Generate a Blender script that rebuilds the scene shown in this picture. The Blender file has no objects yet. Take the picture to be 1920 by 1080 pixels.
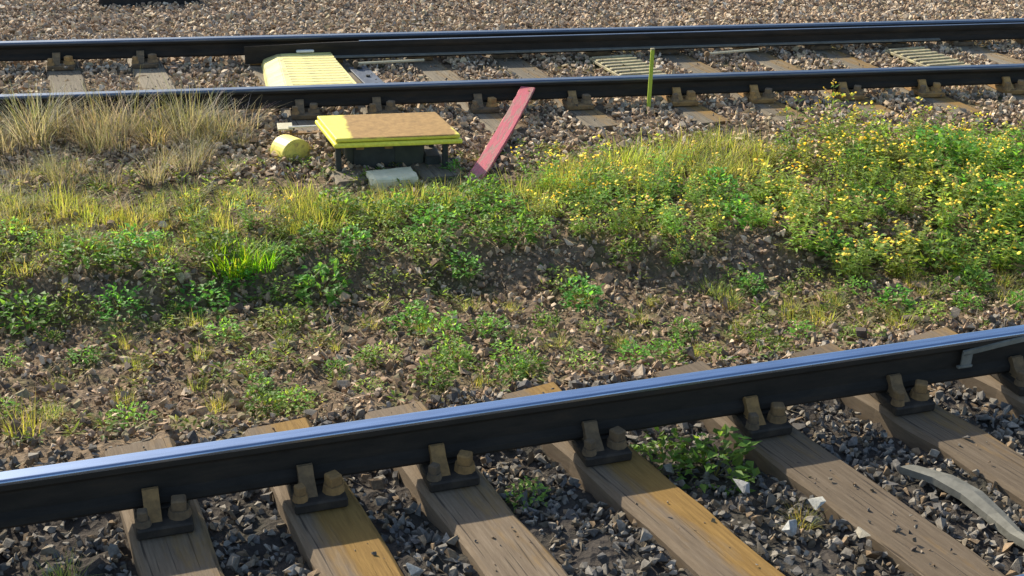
import bpy, bmesh, math, random
import numpy as np
from mathutils import Vector, Matrix

R = math.radians
rng = np.random.default_rng(11)
random.seed(11)
scene = bpy.context.scene
COL = scene.collection

# ------------------------------------------------------------------ camera
F_PX, PITCH, ROLL, YAW, CAM_H = 2449.94, 0.42493, 0.02875, -0.2181, 2.5248


def make_camera():
    cp, sp = math.cos(PITCH), math.sin(PITCH)
    rz = Matrix.Rotation(YAW, 3, 'Z')
    fwd = rz @ Vector((0, cp, -sp))
    right = rz @ Vector((1, 0, 0))
    up = rz @ Vector((0, sp, cp))
    cr, sr = math.cos(ROLL), math.sin(ROLL)
    r2 = right * cr + up * sr
    u2 = up * cr - right * sr
    cam = bpy.data.cameras.new('camera')
    cam.sensor_width = 36.0
    cam.lens = F_PX / 1920 * 36.0
    cam.clip_start, cam.clip_end = 0.05, 2000
    o = bpy.data.objects.new('camera', cam)
    m = Matrix((r2, u2, -fwd)).transposed().to_4x4()
    m.translation = Vector((0, 0, CAM_H))
    o.matrix_world = m
    COL.objects.link(o)
    scene.camera = o


make_camera()

# ------------------------------------------------------------------ light
SUN_ELEV, SUN_AZ = R(32), R(-33)          # azimuth measured from +Y towards +X
world = bpy.data.worlds.new('World')
scene.world = world
world.use_nodes = True
wn = world.node_tree
wn.nodes.clear()
w_out = wn.nodes.new('ShaderNodeOutputWorld')
w_bg = wn.nodes.new('ShaderNodeBackground')
w_sky = wn.nodes.new('ShaderNodeTexSky')
w_sky.sky_type = 'NISHITA'
w_sky.sun_disc = False
w_sky.sun_elevation = SUN_ELEV
w_sky.sun_rotation = SUN_AZ
w_sky.air_density = 1.0
w_sky.dust_density = 1.2
w_bg.inputs['Strength'].default_value = 0.135
wn.links.new(w_sky.outputs[0], w_bg.inputs[0])
wn.links.new(w_bg.outputs[0], w_out.inputs[0])

sun = bpy.data.lights.new('sun', 'SUN')
sun.energy = 4.5
sun.angle = R(0.55)
sun.color = (1.0, 0.90, 0.74)
so = bpy.data.objects.new('sun', sun)
sdir = Vector((math.sin(SUN_AZ) * math.cos(SUN_ELEV), math.cos(SUN_AZ) * math.cos(SUN_ELEV), math.sin(SUN_ELEV)))
so.rotation_euler = sdir.to_track_quat('Z', 'Y').to_euler()
so.location = sdir * 50
COL.objects.link(so)

scene.view_settings.view_transform = 'Standard'
scene.view_settings.look = 'None'
scene.view_settings.exposure = 0.72
scene.view_settings.gamma = 1.0
scene.view_settings.use_curve_mapping = False
scene.render.engine = 'CYCLES'
scene.cycles.max_bounces = 6
scene.cycles.transparent_max_bounces = 4


# ------------------------------------------------------------------ object helpers
def link(name, me, mat=None, parent=None, loc=None, rz=None):
    o = bpy.data.objects.new(name, me)
    COL.objects.link(o)
    if me is not None and mat is not None and len(me.materials) == 0:
        for m in (mat if isinstance(mat, (list, tuple)) else [mat]):
            me.materials.append(m)
    if parent is not None:
        o.parent = parent
    if loc is not None:
        o.location = loc
    if rz is not None:
        o.rotation_euler = (0, 0, rz)
    return o


def tag(o, label=None, cat=None, group=None, kind=None):
    if label:
        o['label'] = label
    if cat:
        o['category'] = cat
    if group:
        o['group'] = group
    if kind:
        o['kind'] = kind
    return o


def empty(name, loc=(0, 0, 0), rz=0.0):
    o = bpy.data.objects.new(name, None)
    o.empty_display_size = 0.1
    o.location = loc
    o.rotation_euler = (0, 0, rz)
    COL.objects.link(o)
    return o


def copy_tree(o, parent=None):
    c = o.copy()
    COL.objects.link(c)
    if parent is not None:
        c.parent = parent
    for ch in list(o.children):
        copy_tree(ch, c)
    return c


def np_mesh(name, verts, faces, smooth=False, colors=None):
    """faces: (n,3) or (n,4) int array"""
    verts = np.asarray(verts, dtype=np.float32)
    faces = np.asarray(faces, dtype=np.int32)
    k = faces.shape[1]
    me = bpy.data.meshes.new(name)
    me.vertices.add(len(verts))
    me.vertices.foreach_set('co', verts.ravel())
    me.loops.add(faces.size)
    me.loops.foreach_set('vertex_index', faces.ravel())
    me.polygons.add(len(faces))
    me.polygons.foreach_set('loop_start', np.arange(0, faces.size, k, dtype=np.int32))
    me.polygons.foreach_set('use_smooth', np.full(len(faces), smooth))
    if colors is not None:
        a = me.attributes.new('tint', 'FLOAT_COLOR', 'POINT')
        c = np.ones((len(verts), 4), dtype=np.float32)
        c[:, :3] = colors
        a.data.foreach_set('color', c.ravel())
    me.update(calc_edges=True)
    me.validate()
    return me


def bm_mesh(name, bm, smooth=False):
    me = bpy.data.meshes.new(name)
    bmesh.ops.recalc_face_normals(bm, faces=bm.faces)
    bm.to_mesh(me)
    bm.free()
    if smooth:
        me.polygons.foreach_set('use_smooth', np.full(len(me.polygons), True))
    return me


def add_box(bm, c, s, bevel=0.0, rot=None, seg=1):
    g = bmesh.ops.create_cube(bm, size=1.0)
    vs = g['verts']
    for v in vs:
        v.co = Vector((v.co.x * s[0], v.co.y * s[1], v.co.z * s[2]))
    if bevel > 0:
        es = list({e for v in vs for e in v.link_edges})
        r = bmesh.ops.bevel(bm, geom=es, offset=bevel, segments=seg, affect='EDGES', profile=0.5)
        vs = list({v for f in r['faces'] for v in f.verts} | {v for v in vs if v.is_valid})
    for v in vs:
        p = v.co
        if rot is not None:
            p = rot @ p
        v.co = p + Vector(c)
    return vs


def box_mesh(name, c, s, bevel=0.0, rot=None, seg=1):
    bm = bmesh.new()
    add_box(bm, c, s, bevel, rot, seg)
    return bm_mesh(name, bm)


def add_cyl(bm, p0, p1, r, n=12, r2=None):
    p0, p1 = Vector(p0), Vector(p1)
    d = p1 - p0
    q = d.to_track_quat('Z', 'Y').to_matrix().to_4x4()
    q.translation = (p0 + p1) / 2
    bmesh.ops.create_cone(bm, cap_ends=True, segments=n, radius1=r, radius2=r if r2 is None else r2,
                          depth=d.length, matrix=q)


def add_prism(bm, prof, x0, x1, nx=1):
    """closed (y,z) profile swept along x"""
    rows = []
    for i in range(nx + 1):
        x = x0 + (x1 - x0) * i / nx
        rows.append([bm.verts.new((x, y, z)) for y, z in prof])
    n = len(prof)
    for a, b in zip(rows[:-1], rows[1:]):
        for i in range(n):
            j = (i + 1) % n
            bm.faces.new((a[i], a[j], b[j], b[i]))
    bm.faces.new(rows[0])
    bm.faces.new(list(reversed(rows[-1])))


# ------------------------------------------------------------------ material helpers
def new_mat(name):
    m = bpy.data.materials.new(name)
    m.use_nodes = True
    nt = m.node_tree
    b = nt.nodes['Principled BSDF']
    return m, nt, b


def N(nt, typ, **kw):
    n = nt.nodes.new(typ)
    for k, v in kw.items():
        if k.startswith('i_'):
            key = k[2:]
            n.inputs[int(key) if key.isdigit() else key.replace('_', ' ')].default_value = v
        else:
            setattr(n, k, v)
    return n


def ramp(nt, fac, stops):
    r = nt.nodes.new('ShaderNodeValToRGB')
    while len(r.color_ramp.elements) < len(stops):
        r.color_ramp.elements.new(0.5)
    for e, (p, c) in zip(r.color_ramp.elements, stops):
        e.position = p
        e.color = (c, c, c, 1) if isinstance(c, (int, float)) else (*c, 1)
    nt.links.new(fac, r.inputs[0])
    return r.outputs[0]


def noise(nt, vec, scale, detail=4.0, rough=0.6, dist=0.0):
    n = N(nt, 'ShaderNodeTexNoise')
    n.inputs['Scale'].default_value = scale
    n.inputs['Detail'].default_value = detail
    n.inputs['Roughness'].default_value = rough
    n.inputs['Distortion'].default_value = dist
    if vec is not None:
        nt.links.new(vec, n.inputs['Vector'])
    return n.outputs['Fac']


def mixc(nt, fac, a, b, mode='MIX'):
    m = nt.nodes.new('ShaderNodeMix')
    m.data_type = 'RGBA'
    m.blend_type = mode
    for sock, v in ((m.inputs['Factor'], fac), (m.inputs[6], a), (m.inputs[7], b)):
        if hasattr(v, 'node'):
            nt.links.new(v, sock)
        elif isinstance(v, (int, float)):
            sock.default_value = v
        else:
            sock.default_value = (*v, 1)
    return m.outputs[2]


def math_n(nt, op, a, b=None, clamp=False):
    m = nt.nodes.new('ShaderNodeMath')
    m.operation = op
    m.use_clamp = clamp
    for i, v in enumerate((a, b)):
        if v is None:
            continue
        if hasattr(v, 'node'):
            nt.links.new(v, m.inputs[i])
        else:
            m.inputs[i].default_value = v
    return m.outputs[0]


def bump(nt, b, h, strength=0.4, dist=0.01):
    n = nt.nodes.new('ShaderNodeBump')
    n.inputs['Strength'].default_value = strength
    n.inputs['Distance'].default_value = dist
    nt.links.new(h, n.inputs['Height'])
    nt.links.new(n.outputs[0], b.inputs['Normal'])


def mapping(nt, scale=(1, 1, 1), coord='Object'):
    tc = nt.nodes.new('ShaderNodeTexCoord')
    mp = nt.nodes.new('ShaderNodeMapping')
    mp.inputs['Scale'].default_value = scale
    nt.links.new(tc.outputs[coord], mp.inputs[0])
    return mp.outputs[0]


def obj_rand(nt):
    return nt.nodes.new('ShaderNodeObjectInfo').outputs['Random']


def simple_mat(name, stops, scale=20, rough=0.85, metal=0.0, bump_s=0.3, bump_d=0.004, coord='Object',
               stretch=(1, 1, 1), spec=0.3):
    m, nt, b = new_mat(name)
    v = mapping(nt, stretch, coord)
    f = noise(nt, v, scale, 6, 0.65)
    c = ramp(nt, f, stops)
    nt.links.new(c, b.inputs['Base Color'])
    b.inputs['Roughness'].default_value = rough
    b.inputs['Metallic'].default_value = metal
    b.inputs['Specular IOR Level'].default_value = spec
    bump(nt, b, noise(nt, v, scale * 4, 4), bump_s, bump_d)
    return m


def stone_mat(name, spec=0.25):
    m, nt, b = new_mat(name)
    a = N(nt, 'ShaderNodeAttribute', attribute_name='tint')
    v = mapping(nt)
    f = noise(nt, v, 60, 5, 0.7)
    c = mixc(nt, 1.0, a.outputs['Color'], ramp(nt, f, [(0.3, 0.62), (0.7, 1.3)]), 'MULTIPLY')
    nt.links.new(c, b.inputs['Base Color'])
    b.inputs['Roughness'].default_value = 0.9
    b.inputs['Specular IOR Level'].default_value = spec
    bump(nt, b, noise(nt, v, 170, 4), 0.5, 0.004)
    return m


def leaf_mat(name, trans=0.52, rough=0.55, hue=0.05, tint=(2.4, 2.1, 0.95)):
    m, nt, b = new_mat(name)
    a = N(nt, 'ShaderNodeAttribute', attribute_name='tint')
    r = obj_rand(nt)
    hs = nt.nodes.new('ShaderNodeHueSaturation')
    nt.links.new(a.outputs['Color'], hs.inputs['Color'])
    nt.links.new(math_n(nt, 'MULTIPLY_ADD', r, hue), hs.inputs['Hue'])
    hs.inputs['Hue'].links[0].from_node.inputs[2].default_value = 0.5 - hue * 0.5
    v = math_n(nt, 'MULTIPLY_ADD', r, 0.5)
    v.node.inputs[2].default_value = 0.9
    nt.links.new(v, hs.inputs['Value'])
    nt.links.new(hs.outputs[0], b.inputs['Base Color'])
    b.inputs['Roughness'].default_value = rough
    b.inputs['Specular IOR Level'].default_value = 0.3
    t = nt.nodes.new('ShaderNodeBsdfTranslucent')
    tcol = mixc(nt, 1.0, hs.outputs[0], tint, 'MULTIPLY')
    nt.links.new(tcol, t.inputs[0])
    mx = nt.nodes.new('ShaderNodeMixShader')
    mx.inputs[0].default_value = trans
    nt.links.new(b.outputs[0], mx.inputs[1])
    nt.links.new(t.outputs[0], mx.inputs[2])
    nt.links.new(mx.outputs[0], nt.nodes['Material Output'].inputs[0])
    return m


def steel_side_mat():
    m, nt, b = new_mat('weathered_rail_steel')
    v = mapping(nt, (0.25, 1, 1))
    f = noise(nt, v, 14, 6, 0.7)
    c = ramp(nt, f, [(0.3, (0.020, 0.018, 0.015)), (0.55, (0.034, 0.029, 0.023)), (0.8, (0.058, 0.042, 0.028))])
    nt.links.new(c, b.inputs['Base Color'])
    b.inputs['Roughness'].default_value = 0.8
    b.inputs['Metallic'].default_value = 0.0
    b.inputs['Specular IOR Level'].default_value = 0.15
    bump(nt, b, noise(nt, v, 90, 4), 0.25, 0.003)
    return m


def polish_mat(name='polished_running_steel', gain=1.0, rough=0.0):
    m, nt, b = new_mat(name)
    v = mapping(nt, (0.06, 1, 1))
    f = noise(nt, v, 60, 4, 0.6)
    c = ramp(nt, f, [(0.3, (0.20 * gain, 0.26 * gain, 0.37 * gain)), (0.7, (0.33 * gain, 0.41 * gain, 0.54 * gain))])  # blue of the reflected sky put into the steel's base colour
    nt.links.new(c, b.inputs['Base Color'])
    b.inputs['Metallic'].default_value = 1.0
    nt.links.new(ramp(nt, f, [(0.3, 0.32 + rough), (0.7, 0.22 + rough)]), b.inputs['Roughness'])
    return m


def timber_mat(name, stops, rust=True):
    m, nt, b = new_mat(name)
    v = mapping(nt, (9, 0.7, 3))
    f = noise(nt, v, 7, 7, 0.7, 0.4)
    c = ramp(nt, f, stops)
    # long drying cracks
    vc = mapping(nt, (26, 0.6, 1))
    k = noise(nt, vc, 3.0, 2, 0.5)
    crack = ramp(nt, k, [(0.33, 1.0), (0.38, 0.0)])
    c = mixc(nt, math_n(nt, 'MULTIPLY', crack, 0.75), c, (0.025, 0.02, 0.016))
    # per-object tone
    r = obj_rand(nt)
    tone = ramp(nt, r, [(0.0, 0.8), (1.0, 1.2)])
    c = mixc(nt, 1.0, c, tone, 'MULTIPLY')
    if rust:
        a = N(nt, 'ShaderNodeAttribute', attribute_name='rust', attribute_type='OBJECT')
        vr = mapping(nt, (5, 1.1, 1))
        fr = noise(nt, vr, 1.7, 5, 0.65)
        tcr = nt.nodes.new('ShaderNodeTexCoord')
        spr = nt.nodes.new('ShaderNodeSeparateXYZ')
        nt.links.new(tcr.outputs['Object'], spr.inputs[0])
        flank = math_n(nt, 'MULTIPLY', math_n(nt, 'MULTIPLY_ADD', spr.outputs[0], 3.2), a.outputs['Fac'])
        flank.node.inputs[0].links[0].from_node.inputs[2].default_value = 0.42
        th = math_n(nt, 'ADD', fr, flank)
        mk = ramp(nt, th, [(0.62, 0.0), (0.86, 0.9)])
        c = mixc(nt, mk, c, ramp(nt, f, [(0.3, (0.17, 0.095, 0.022)), (0.7, (0.29, 0.172, 0.042))]))
    nt.links.new(c, b.inputs['Base Color'])
    b.inputs['Roughness'].default_value = 0.85
    b.inputs['Specular IOR Level'].default_value = 0.25
    h = math_n(nt, 'SUBTRACT', f, math_n(nt, 'MULTIPLY', crack, 0.8))
    bump(nt, b, h, 0.5, 0.008)
    return m


def rusty_iron_mat(name='rusty_cast_iron', gain=1.0):
    m, nt, b = new_mat(name)
    v = mapping(nt)
    f = noise(nt, v, 22, 6, 0.7)
    r = obj_rand(nt)
    dark = ramp(nt, f, [(0.3, (0.035, 0.030, 0.022)), (0.7, (0.11, 0.08, 0.048))])
    org = ramp(nt, f, [(0.3, (0.11, 0.065, 0.025)), (0.7, (0.27, 0.155, 0.05))])
    c = mixc(nt, ramp(nt, r, [(0.15, 0.15), (0.9, 1.0)]), dark, org)
    c = mixc(nt, 1.0, c, (gain, gain, gain), 'MULTIPLY')
    nt.links.new(c, b.inputs['Base Color'])
    b.inputs['Roughness'].default_value = 0.9
    bump(nt, b, noise(nt, v, 160, 4), 0.5, 0.003)
    return m


def paint_mat(name, paint, under, wear, scale=9, rough=0.5, stretch=(1, 1, 1)):
    """paint worn through to what lies under it; wear 0..1"""
    m, nt, b = new_mat(name)
    v = mapping(nt, stretch)
    f = noise(nt, v, scale, 7, 0.7)
    g = noise(nt, v, scale * 5, 4, 0.6)
    pc = mixc(nt, 1.0, paint, ramp(nt, g, [(0.3, 0.82), (0.7, 1.1)]), 'MULTIPLY')
    uc = mixc(nt, 1.0, under, ramp(nt, g, [(0.3, 0.7), (0.7, 1.25)]), 'MULTIPLY')
    mk = ramp(nt, f, [(0.30 + wear * 0.4 - 0.05, 1.0), (0.30 + wear * 0.4 + 0.05, 0.0)])
    nt.links.new(mixc(nt, mk, pc, uc), b.inputs['Base Color'])
    b.inputs['Roughness'].default_value = rough
    bump(nt, b, math_n(nt, 'SUBTRACT', g, mk), 0.25, 0.003)
    return m


def lid_mat():
    """yellow paint with a rust patch that has eaten the middle of the lid's top"""
    m, nt, b = new_mat('yellow_lid_paint_rusted')
    tc = nt.nodes.new('ShaderNodeTexCoord')
    sp = nt.nodes.new('ShaderNodeSeparateXYZ')
    nt.links.new(tc.outputs['Object'], sp.inputs[0])
    n1 = noise(nt, tc.outputs['Object'], 9, 6, 0.7)
    wob = math_n(nt, 'MULTIPLY', math_n(nt, 'SUBTRACT', n1, 0.5), 0.10)
    dx = math_n(nt, 'SUBTRACT', 0.290, math_n(nt, 'ABSOLUTE', math_n(nt, 'SUBTRACT', sp.outputs[0], 0.076)))
    dy = math_n(nt, 'SUBTRACT', 0.222, math_n(nt, 'ABSOLUTE', sp.outputs[1]))
    d = math_n(nt, 'ADD', math_n(nt, 'MINIMUM', dx, dy), wob)
    top = math_n(nt, 'GREATER_THAN', sp.outputs[2], 0.0185)
    mk = math_n(nt, 'MULTIPLY', ramp(nt, math_n(nt, 'MULTIPLY_ADD', d, 10.0), [(0.0, 0.0), (0.25, 0.93)]), top)
    n2 = noise(nt, tc.outputs['Object'], 26, 6, 0.7)
    rust = ramp(nt, n2, [(0.25, (0.15, 0.072, 0.022)), (0.55, (0.29, 0.15, 0.05)), (0.85, (0.40, 0.235, 0.085))])
    yel = ramp(nt, n2, [(0.3, (0.60, 0.52, 0.045)), (0.7, (0.80, 0.72, 0.09))])
    nt.links.new(mixc(nt, mk, yel, rust), b.inputs['Base Color'])
    nt.links.new(ramp(nt, mk, [(0, 0.42), (1, 0.85)]), b.inputs['Roughness'])
    bump(nt, b, n2, 0.2, 0.003)
    return m


def ground_mat():
    m, nt, b = new_mat('trackside_soil')
    v = mapping(nt)
    f = noise(nt, v, 2.2, 6, 0.65)
    g = noise(nt, v, 30, 5, 0.7)
    vo = N(nt, 'ShaderNodeTexVoronoi')
    vo.inputs['Scale'].default_value = 26
    nt.links.new(v, vo.inputs['Vector'])
    soil = ramp(nt, g, [(0.3, (0.095, 0.069, 0.044)), (0.6, (0.20, 0.148, 0.096)), (0.8, (0.32, 0.245, 0.17))])
    moss = ramp(nt, g, [(0.3, (0.045, 0.055, 0.015)), (0.7, (0.12, 0.13, 0.035))])
    sp = nt.nodes.new('ShaderNodeSeparateXYZ')
    nt.links.new(v, sp.inputs[0])
    c = mixc(nt, ramp(nt, f, [(0.52, 0.0), (0.66, 0.75)]), soil, moss)
    far = ramp(nt, math_n(nt, 'MULTIPLY', sp.outputs[1], 0.05), [(0.55, 0.0), (0.7, 1.0)])
    c = mixc(nt, far, c, ramp(nt, vo.outputs['Color'], [(0.2, (0.12, 0.095, 0.075)), (0.8, (0.34, 0.26, 0.20))]))
    # near-track bed coloured dark to stand for the shade by the rail
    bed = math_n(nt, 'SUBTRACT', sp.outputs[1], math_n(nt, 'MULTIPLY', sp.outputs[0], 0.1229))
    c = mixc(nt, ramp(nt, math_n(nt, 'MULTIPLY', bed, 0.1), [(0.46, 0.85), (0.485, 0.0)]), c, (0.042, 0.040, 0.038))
    nt.links.new(c, b.inputs['Base Color'])
    b.inputs['Roughness'].default_value = 0.95
    b.inputs['Specular IOR Level'].default_value = 0.15
    bump(nt, b, math_n(nt, 'ADD', g, vo.outputs['Distance']), 0.8, 0.02)
    return m


M_STONE = stone_mat('crushed_stone')
M_LEAF = leaf_mat('leaf')
M_DRY = leaf_mat('dry_grass_blade', 0.35, 0.7, 0.02, (1.85, 1.7, 0.95))
M_PETAL = leaf_mat('yellow_petal', 0.2, 0.6, 0.004)
M_RAIL = steel_side_mat()
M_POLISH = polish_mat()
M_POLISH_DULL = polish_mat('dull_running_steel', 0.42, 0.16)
M_IRON = rusty_iron_mat(gain=1.45)
M_SHADE_IRON = simple_mat('shade_black_iron', [(0.3, (0.018, 0.016, 0.013)), (0.7, (0.055, 0.043, 0.030))], 20, 0.75)  # near chair bases: shade under the rail put into the iron's colour
M_IRON_ORANGE = rusty_iron_mat('orange_rusted_cast_iron', 2.1)
M_TIMBER_NEAR = timber_mat('weathered_brown_timber',
                           [(0.25, (0.10, 0.074, 0.047)), (0.55, (0.158, 0.120, 0.079)), (0.8, (0.22, 0.175, 0.122))])
M_TIMBER_FAR = timber_mat('weathered_grey_timber',
                          [(0.25, (0.12, 0.10, 0.07)), (0.55, (0.20, 0.17, 0.12)), (0.8, (0.28, 0.24, 0.17))])
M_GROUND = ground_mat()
M_LID = lid_mat()
M_YELLOW = paint_mat('faded_yellow_paint', (0.78, 0.68, 0.14), (0.33, 0.24, 0.09), 0.24)
M_PALEYEL = paint_mat('pale_worn_yellow_paint', (0.82, 0.73, 0.26), (0.42, 0.36, 0.17), 0.42, 6, 0.65, (0.6, 3, 1))
M_BOARDYEL = paint_mat('bleached_yellow_board', (0.46, 0.41, 0.21), (0.27, 0.235, 0.145), 0.58, 7, 0.75, (1, 3, 1))
M_RED = paint_mat('faded_red_paint', (0.48, 0.10, 0.12), (0.30, 0.17, 0.13), 0.42, 7, 0.65, (5, 0.6, 2))
M_LIME = simple_mat('lime_green_paint', [(0.3, (0.26, 0.36, 0.03)), (0.7, (0.40, 0.50, 0.06))], 14, 0.6)
M_DARKSTEEL = simple_mat('dark_grey_steel', [(0.3, (0.022, 0.024, 0.022)), (0.7, (0.05, 0.052, 0.044))], 12, 0.6)
M_BLUESTEEL = simple_mat('blue_grey_steel', [(0.3, (0.06, 0.075, 0.10)), (0.7, (0.13, 0.15, 0.18))], 10, 0.55)
M_CREAM = simple_mat('cream_paint', [(0.3, (0.42, 0.38, 0.24)), (0.7, (0.60, 0.55, 0.38))], 18, 0.7)
M_WHITE = simple_mat('white_rod_paint', [(0.3, (0.6, 0.58, 0.5)), (0.7, (0.8, 0.78, 0.7))], 18, 0.5)
M_CONC = simple_mat('pale_concrete', [(0.3, (0.33, 0.31, 0.22)), (0.7, (0.52, 0.49, 0.36))], 14, 0.9, 0, 0.5, 0.006)
M_CREAMBLOCK = simple_mat('cream_painted_concrete', [(0.3, (0.62, 0.57, 0.36)), (0.7, (0.82, 0.76, 0.52))], 14, 0.85, 0, 0.5, 0.006)
M_GREYSTRAP = simple_mat('dull_grey_strap', [(0.3, (0.12, 0.118, 0.095)), (0.7, (0.21, 0.205, 0.17))], 16, 0.7)
M_BLACK = simple_mat('black_tarred_timber', [(0.3, (0.012, 0.012, 0.012)), (0.7, (0.035, 0.033, 0.03))], 10, 0.8)
M_BODY = simple_mat('olive_grey_casing', [(0.3, (0.03, 0.033, 0.024)), (0.7, (0.065, 0.068, 0.048))], 8, 0.6)

# ------------------------------------------------------------------ layout constants
FAR_NEAR_Y, GAUGE = 9.017, 1.505
NEAR_D, NEAR_YAW = 4.2624, 0.12231
ND = Vector((math.cos(NEAR_YAW), math.sin(NEAR_YAW)))
NN = Vector((-math.sin(NEAR_YAW), math.cos(NEAR_YAW)))
SLEEPER_TOP = -0.195
NEAR_TOP = -0.252
NEAR_H = 0.198


def smooth(a, b, x):
    t = np.clip((x - a) / (b - a), 0, 1)
    return t * t * (3 - 2 * t)


def lump(x, y):
    return (np.sin(x * 1.9 + 1.3 * np.sin(y * 1.1)) * np.cos(y * 2.3 + 0.7 * np.sin(x * 1.4))
            + 0.5 * np.sin(x * 5.1 + y * 3.7) + 0.35 * np.sin(x * 9.3 - y * 8.1 + 1.0))


def ground_z(x, y):
    """height of the soil / top of the stone bed at world x, y"""
    x = np.asarray(x, float)
    y = np.asarray(y, float)
    u = -math.sin(NEAR_YAW) * x + math.cos(NEAR_YAW) * (y - NEAR_D)
    z = -0.285 - 0.045 * (1 - smooth(0.15, 0.42, np.abs(u + 0.08))) - 0.075 * smooth(0.45, 1.0, u)
    by = 6.42 + 0.08 * np.sin(x * 1.7) + 0.05 * np.sin(x * 4.1 + 1) - 0.03 * (x - 1)
    z = z + (-0.03) * smooth(1.0, 1.8, u) * (1 - smooth(-0.2, 0.05, y - by))
    z = np.where(y > by - 0.22, np.maximum(z, z + 0.13 * smooth(-0.22, 0.24, y - by)), z)
    z = z + 0.03 * smooth(8.0, 8.5, y)
    z = z - 0.05 * smooth(11.3, 12.2, y) * (1 - smooth(13, 16, y)) - 0.05 * smooth(13, 16, y)
    inner = smooth(0.5, 0.9, u) * (1 - smooth(8.0, 8.6, y))
    return z + 0.009 * lump(x, y) * (0.5 + 1.4 * inner)


# ------------------------------------------------------------------ ground sheet
def build_ground():
    def axis(a, b, step, far, n):
        core = np.arange(a, b + 1e-6, step)
        g = np.geomspace(step * 2, far, n)
        return np.concatenate([(a - g)[::-1], core, b + g])
    xs = axis(-4.0, 10.0, 0.06, 500, 26)
    ys = axis(1.5, 14.5, 0.06, 500, 26)
    X, Y = np.meshgrid(xs, ys)
    Xc, Yc = np.clip(X, -40, 40), np.clip(Y, -40, 40)
    Z = ground_z(Xc, Yc) - 0.012
    Z = Z + 0.012 * rng.standard_normal(Z.shape) * ((np.abs(X) < 11) & (Y < 15) & (Y > 1))
    ny, nx = X.shape
    V = np.stack([X, Y, Z], -1).reshape(-1, 3)
    i = np.arange(ny * nx).reshape(ny, nx)
    Fq = np.stack([i[:-1, :-1], i[:-1, 1:], i[1:, 1:], i[1:, :-1]], -1).reshape(-1, 4)
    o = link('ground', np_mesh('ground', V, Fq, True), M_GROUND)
    tag(o, 'brown trackside soil and ground under both tracks', None, None, 'structure')


build_ground()


# ------------------------------------------------------------------ rails
def bullhead(head_w=0.070, head_h=0.042, web=0.019, foot_w=0.070, foot_h=0.034, H=0.145):
    w, r = head_w / 2, 0.011
    p = []
    for a in np.linspace(90, 0, 5):                       # rounded far corner of the head
        p.append((w - r + r * math.cos(R(a)), -r + r * math.sin(R(a))))
    p += [(w, -head_h + 0.008), (web / 2 + 0.006, -head_h - 0.008), (web / 2, -head_h - 0.018)]
    p += [(web / 2, -H + foot_h + 0.016), (foot_w / 2 - 0.004, -H + foot_h - 0.004), (foot_w / 2, -H + 0.012),
          (foot_w / 2 - 0.006, -H)]
    q = [(-y, z) for y, z in reversed(p)]
    return p + q


def head_cap(head_w=0.070):
    """the polished skin on top of the head, wrapped a little round both corners"""
    w, r, e = head_w / 2, 0.011, 0.0012
    pts = []
    for a in np.linspace(180, 90, 7):
        pts.append((-(w - r) + (r + e) * math.cos(R(a)), -r + (r + e) * math.sin(R(a))))
    pts = [(-(w + e), -r - 0.007)] + pts
    pts += [(-y, z) for y, z in reversed(pts)]
    inn = [(y * (1 - 0.06), z - 0.006) for y, z in reversed(pts)]
    return pts + inn


def build_rail(name, label, loc, rz, x0, x1, prof=None, cap=None):
    root = empty(name, loc, rz)
    tag(root, label, 'rail')
    bm = bmesh.new()
    add_prism(bm, prof or bullhead(), x0, x1, 24)
    b = link('rail_body', bm_mesh('rail_body', bm), M_RAIL, root)
    bm = bmesh.new()
    add_prism(bm, cap or head_cap(), x0, x1, 1)
    me = bm_mesh('running_surface', bm)
    c = link('running_surface', me, M_POLISH if prof else M_POLISH_DULL, root)
    return root


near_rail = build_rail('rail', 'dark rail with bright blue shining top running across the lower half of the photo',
                       (0, NEAR_D, 0), NEAR_YAW, -14, 22, bullhead(0.072, 0.048, 0.020, 0.075, 0.038, NEAR_H))
low = NN * -(GAUGE + 0.045)
build_rail('rail', 'rail nearest the viewer, its shiny head just entering the bottom right corner',
           (low.x, NEAR_D + low.y, 0), NEAR_YAW, -14, 22, bullhead(0.072, 0.048, 0.020, 0.075, 0.038, NEAR_H))
build_rail('rail', 'dark rail directly behind the rusty-topped yellow machine and the leaning red plank',
           (0, FAR_NEAR_Y, 0), 0, -22, 34)
build_rail('rail', 'farthest dark rail, along the edge of the tan stone bed beyond the tracks',
           (0, FAR_NEAR_Y + GAUGE, 0), 0, -22, 34)


# grey strap clipped under the near rail's head
def strap():
    bm = bmesh.new()
    rows = []
    pts = [(3.72, 0.0, -0.016), (3.55, 0.0, -0.022), (3.40, 0.0, -0.031), (3.28, 0.0, -0.041), (3.17, 0, -0.052), (3.08, 0, -0.060)]
    for x, _, z in pts:
        rows.append([bm.verts.new((x, y, z + dz)) for y, dz in ((-0.0365, 0.012), (-0.046, 0.010), (-0.046, -0.012), (-0.0365, -0.012))])
    for a, b in zip(rows[:-1], rows[1:]):
        for i in range(4):
            bm.faces.new((a[i], a[(i + 1) % 4], b[(i + 1) % 4], b[i]))
    bm.faces.new(rows[0])
    bm.faces.new(rows[-1][::-1])
    add_box(bm, (3.105, -0.0415, -0.092), (0.055, 0.009, 0.060), 0.002)
    add_box(bm, (3.098, -0.044, -0.124), (0.075, 0.018, 0.012), 0.002)
    return bm_mesh('strap', bm)


o = link('strap', strap(), M_GREYSTRAP, near_rail)
o['label'] = 'dull grey strap with a hanging tab under the rail head'

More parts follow.
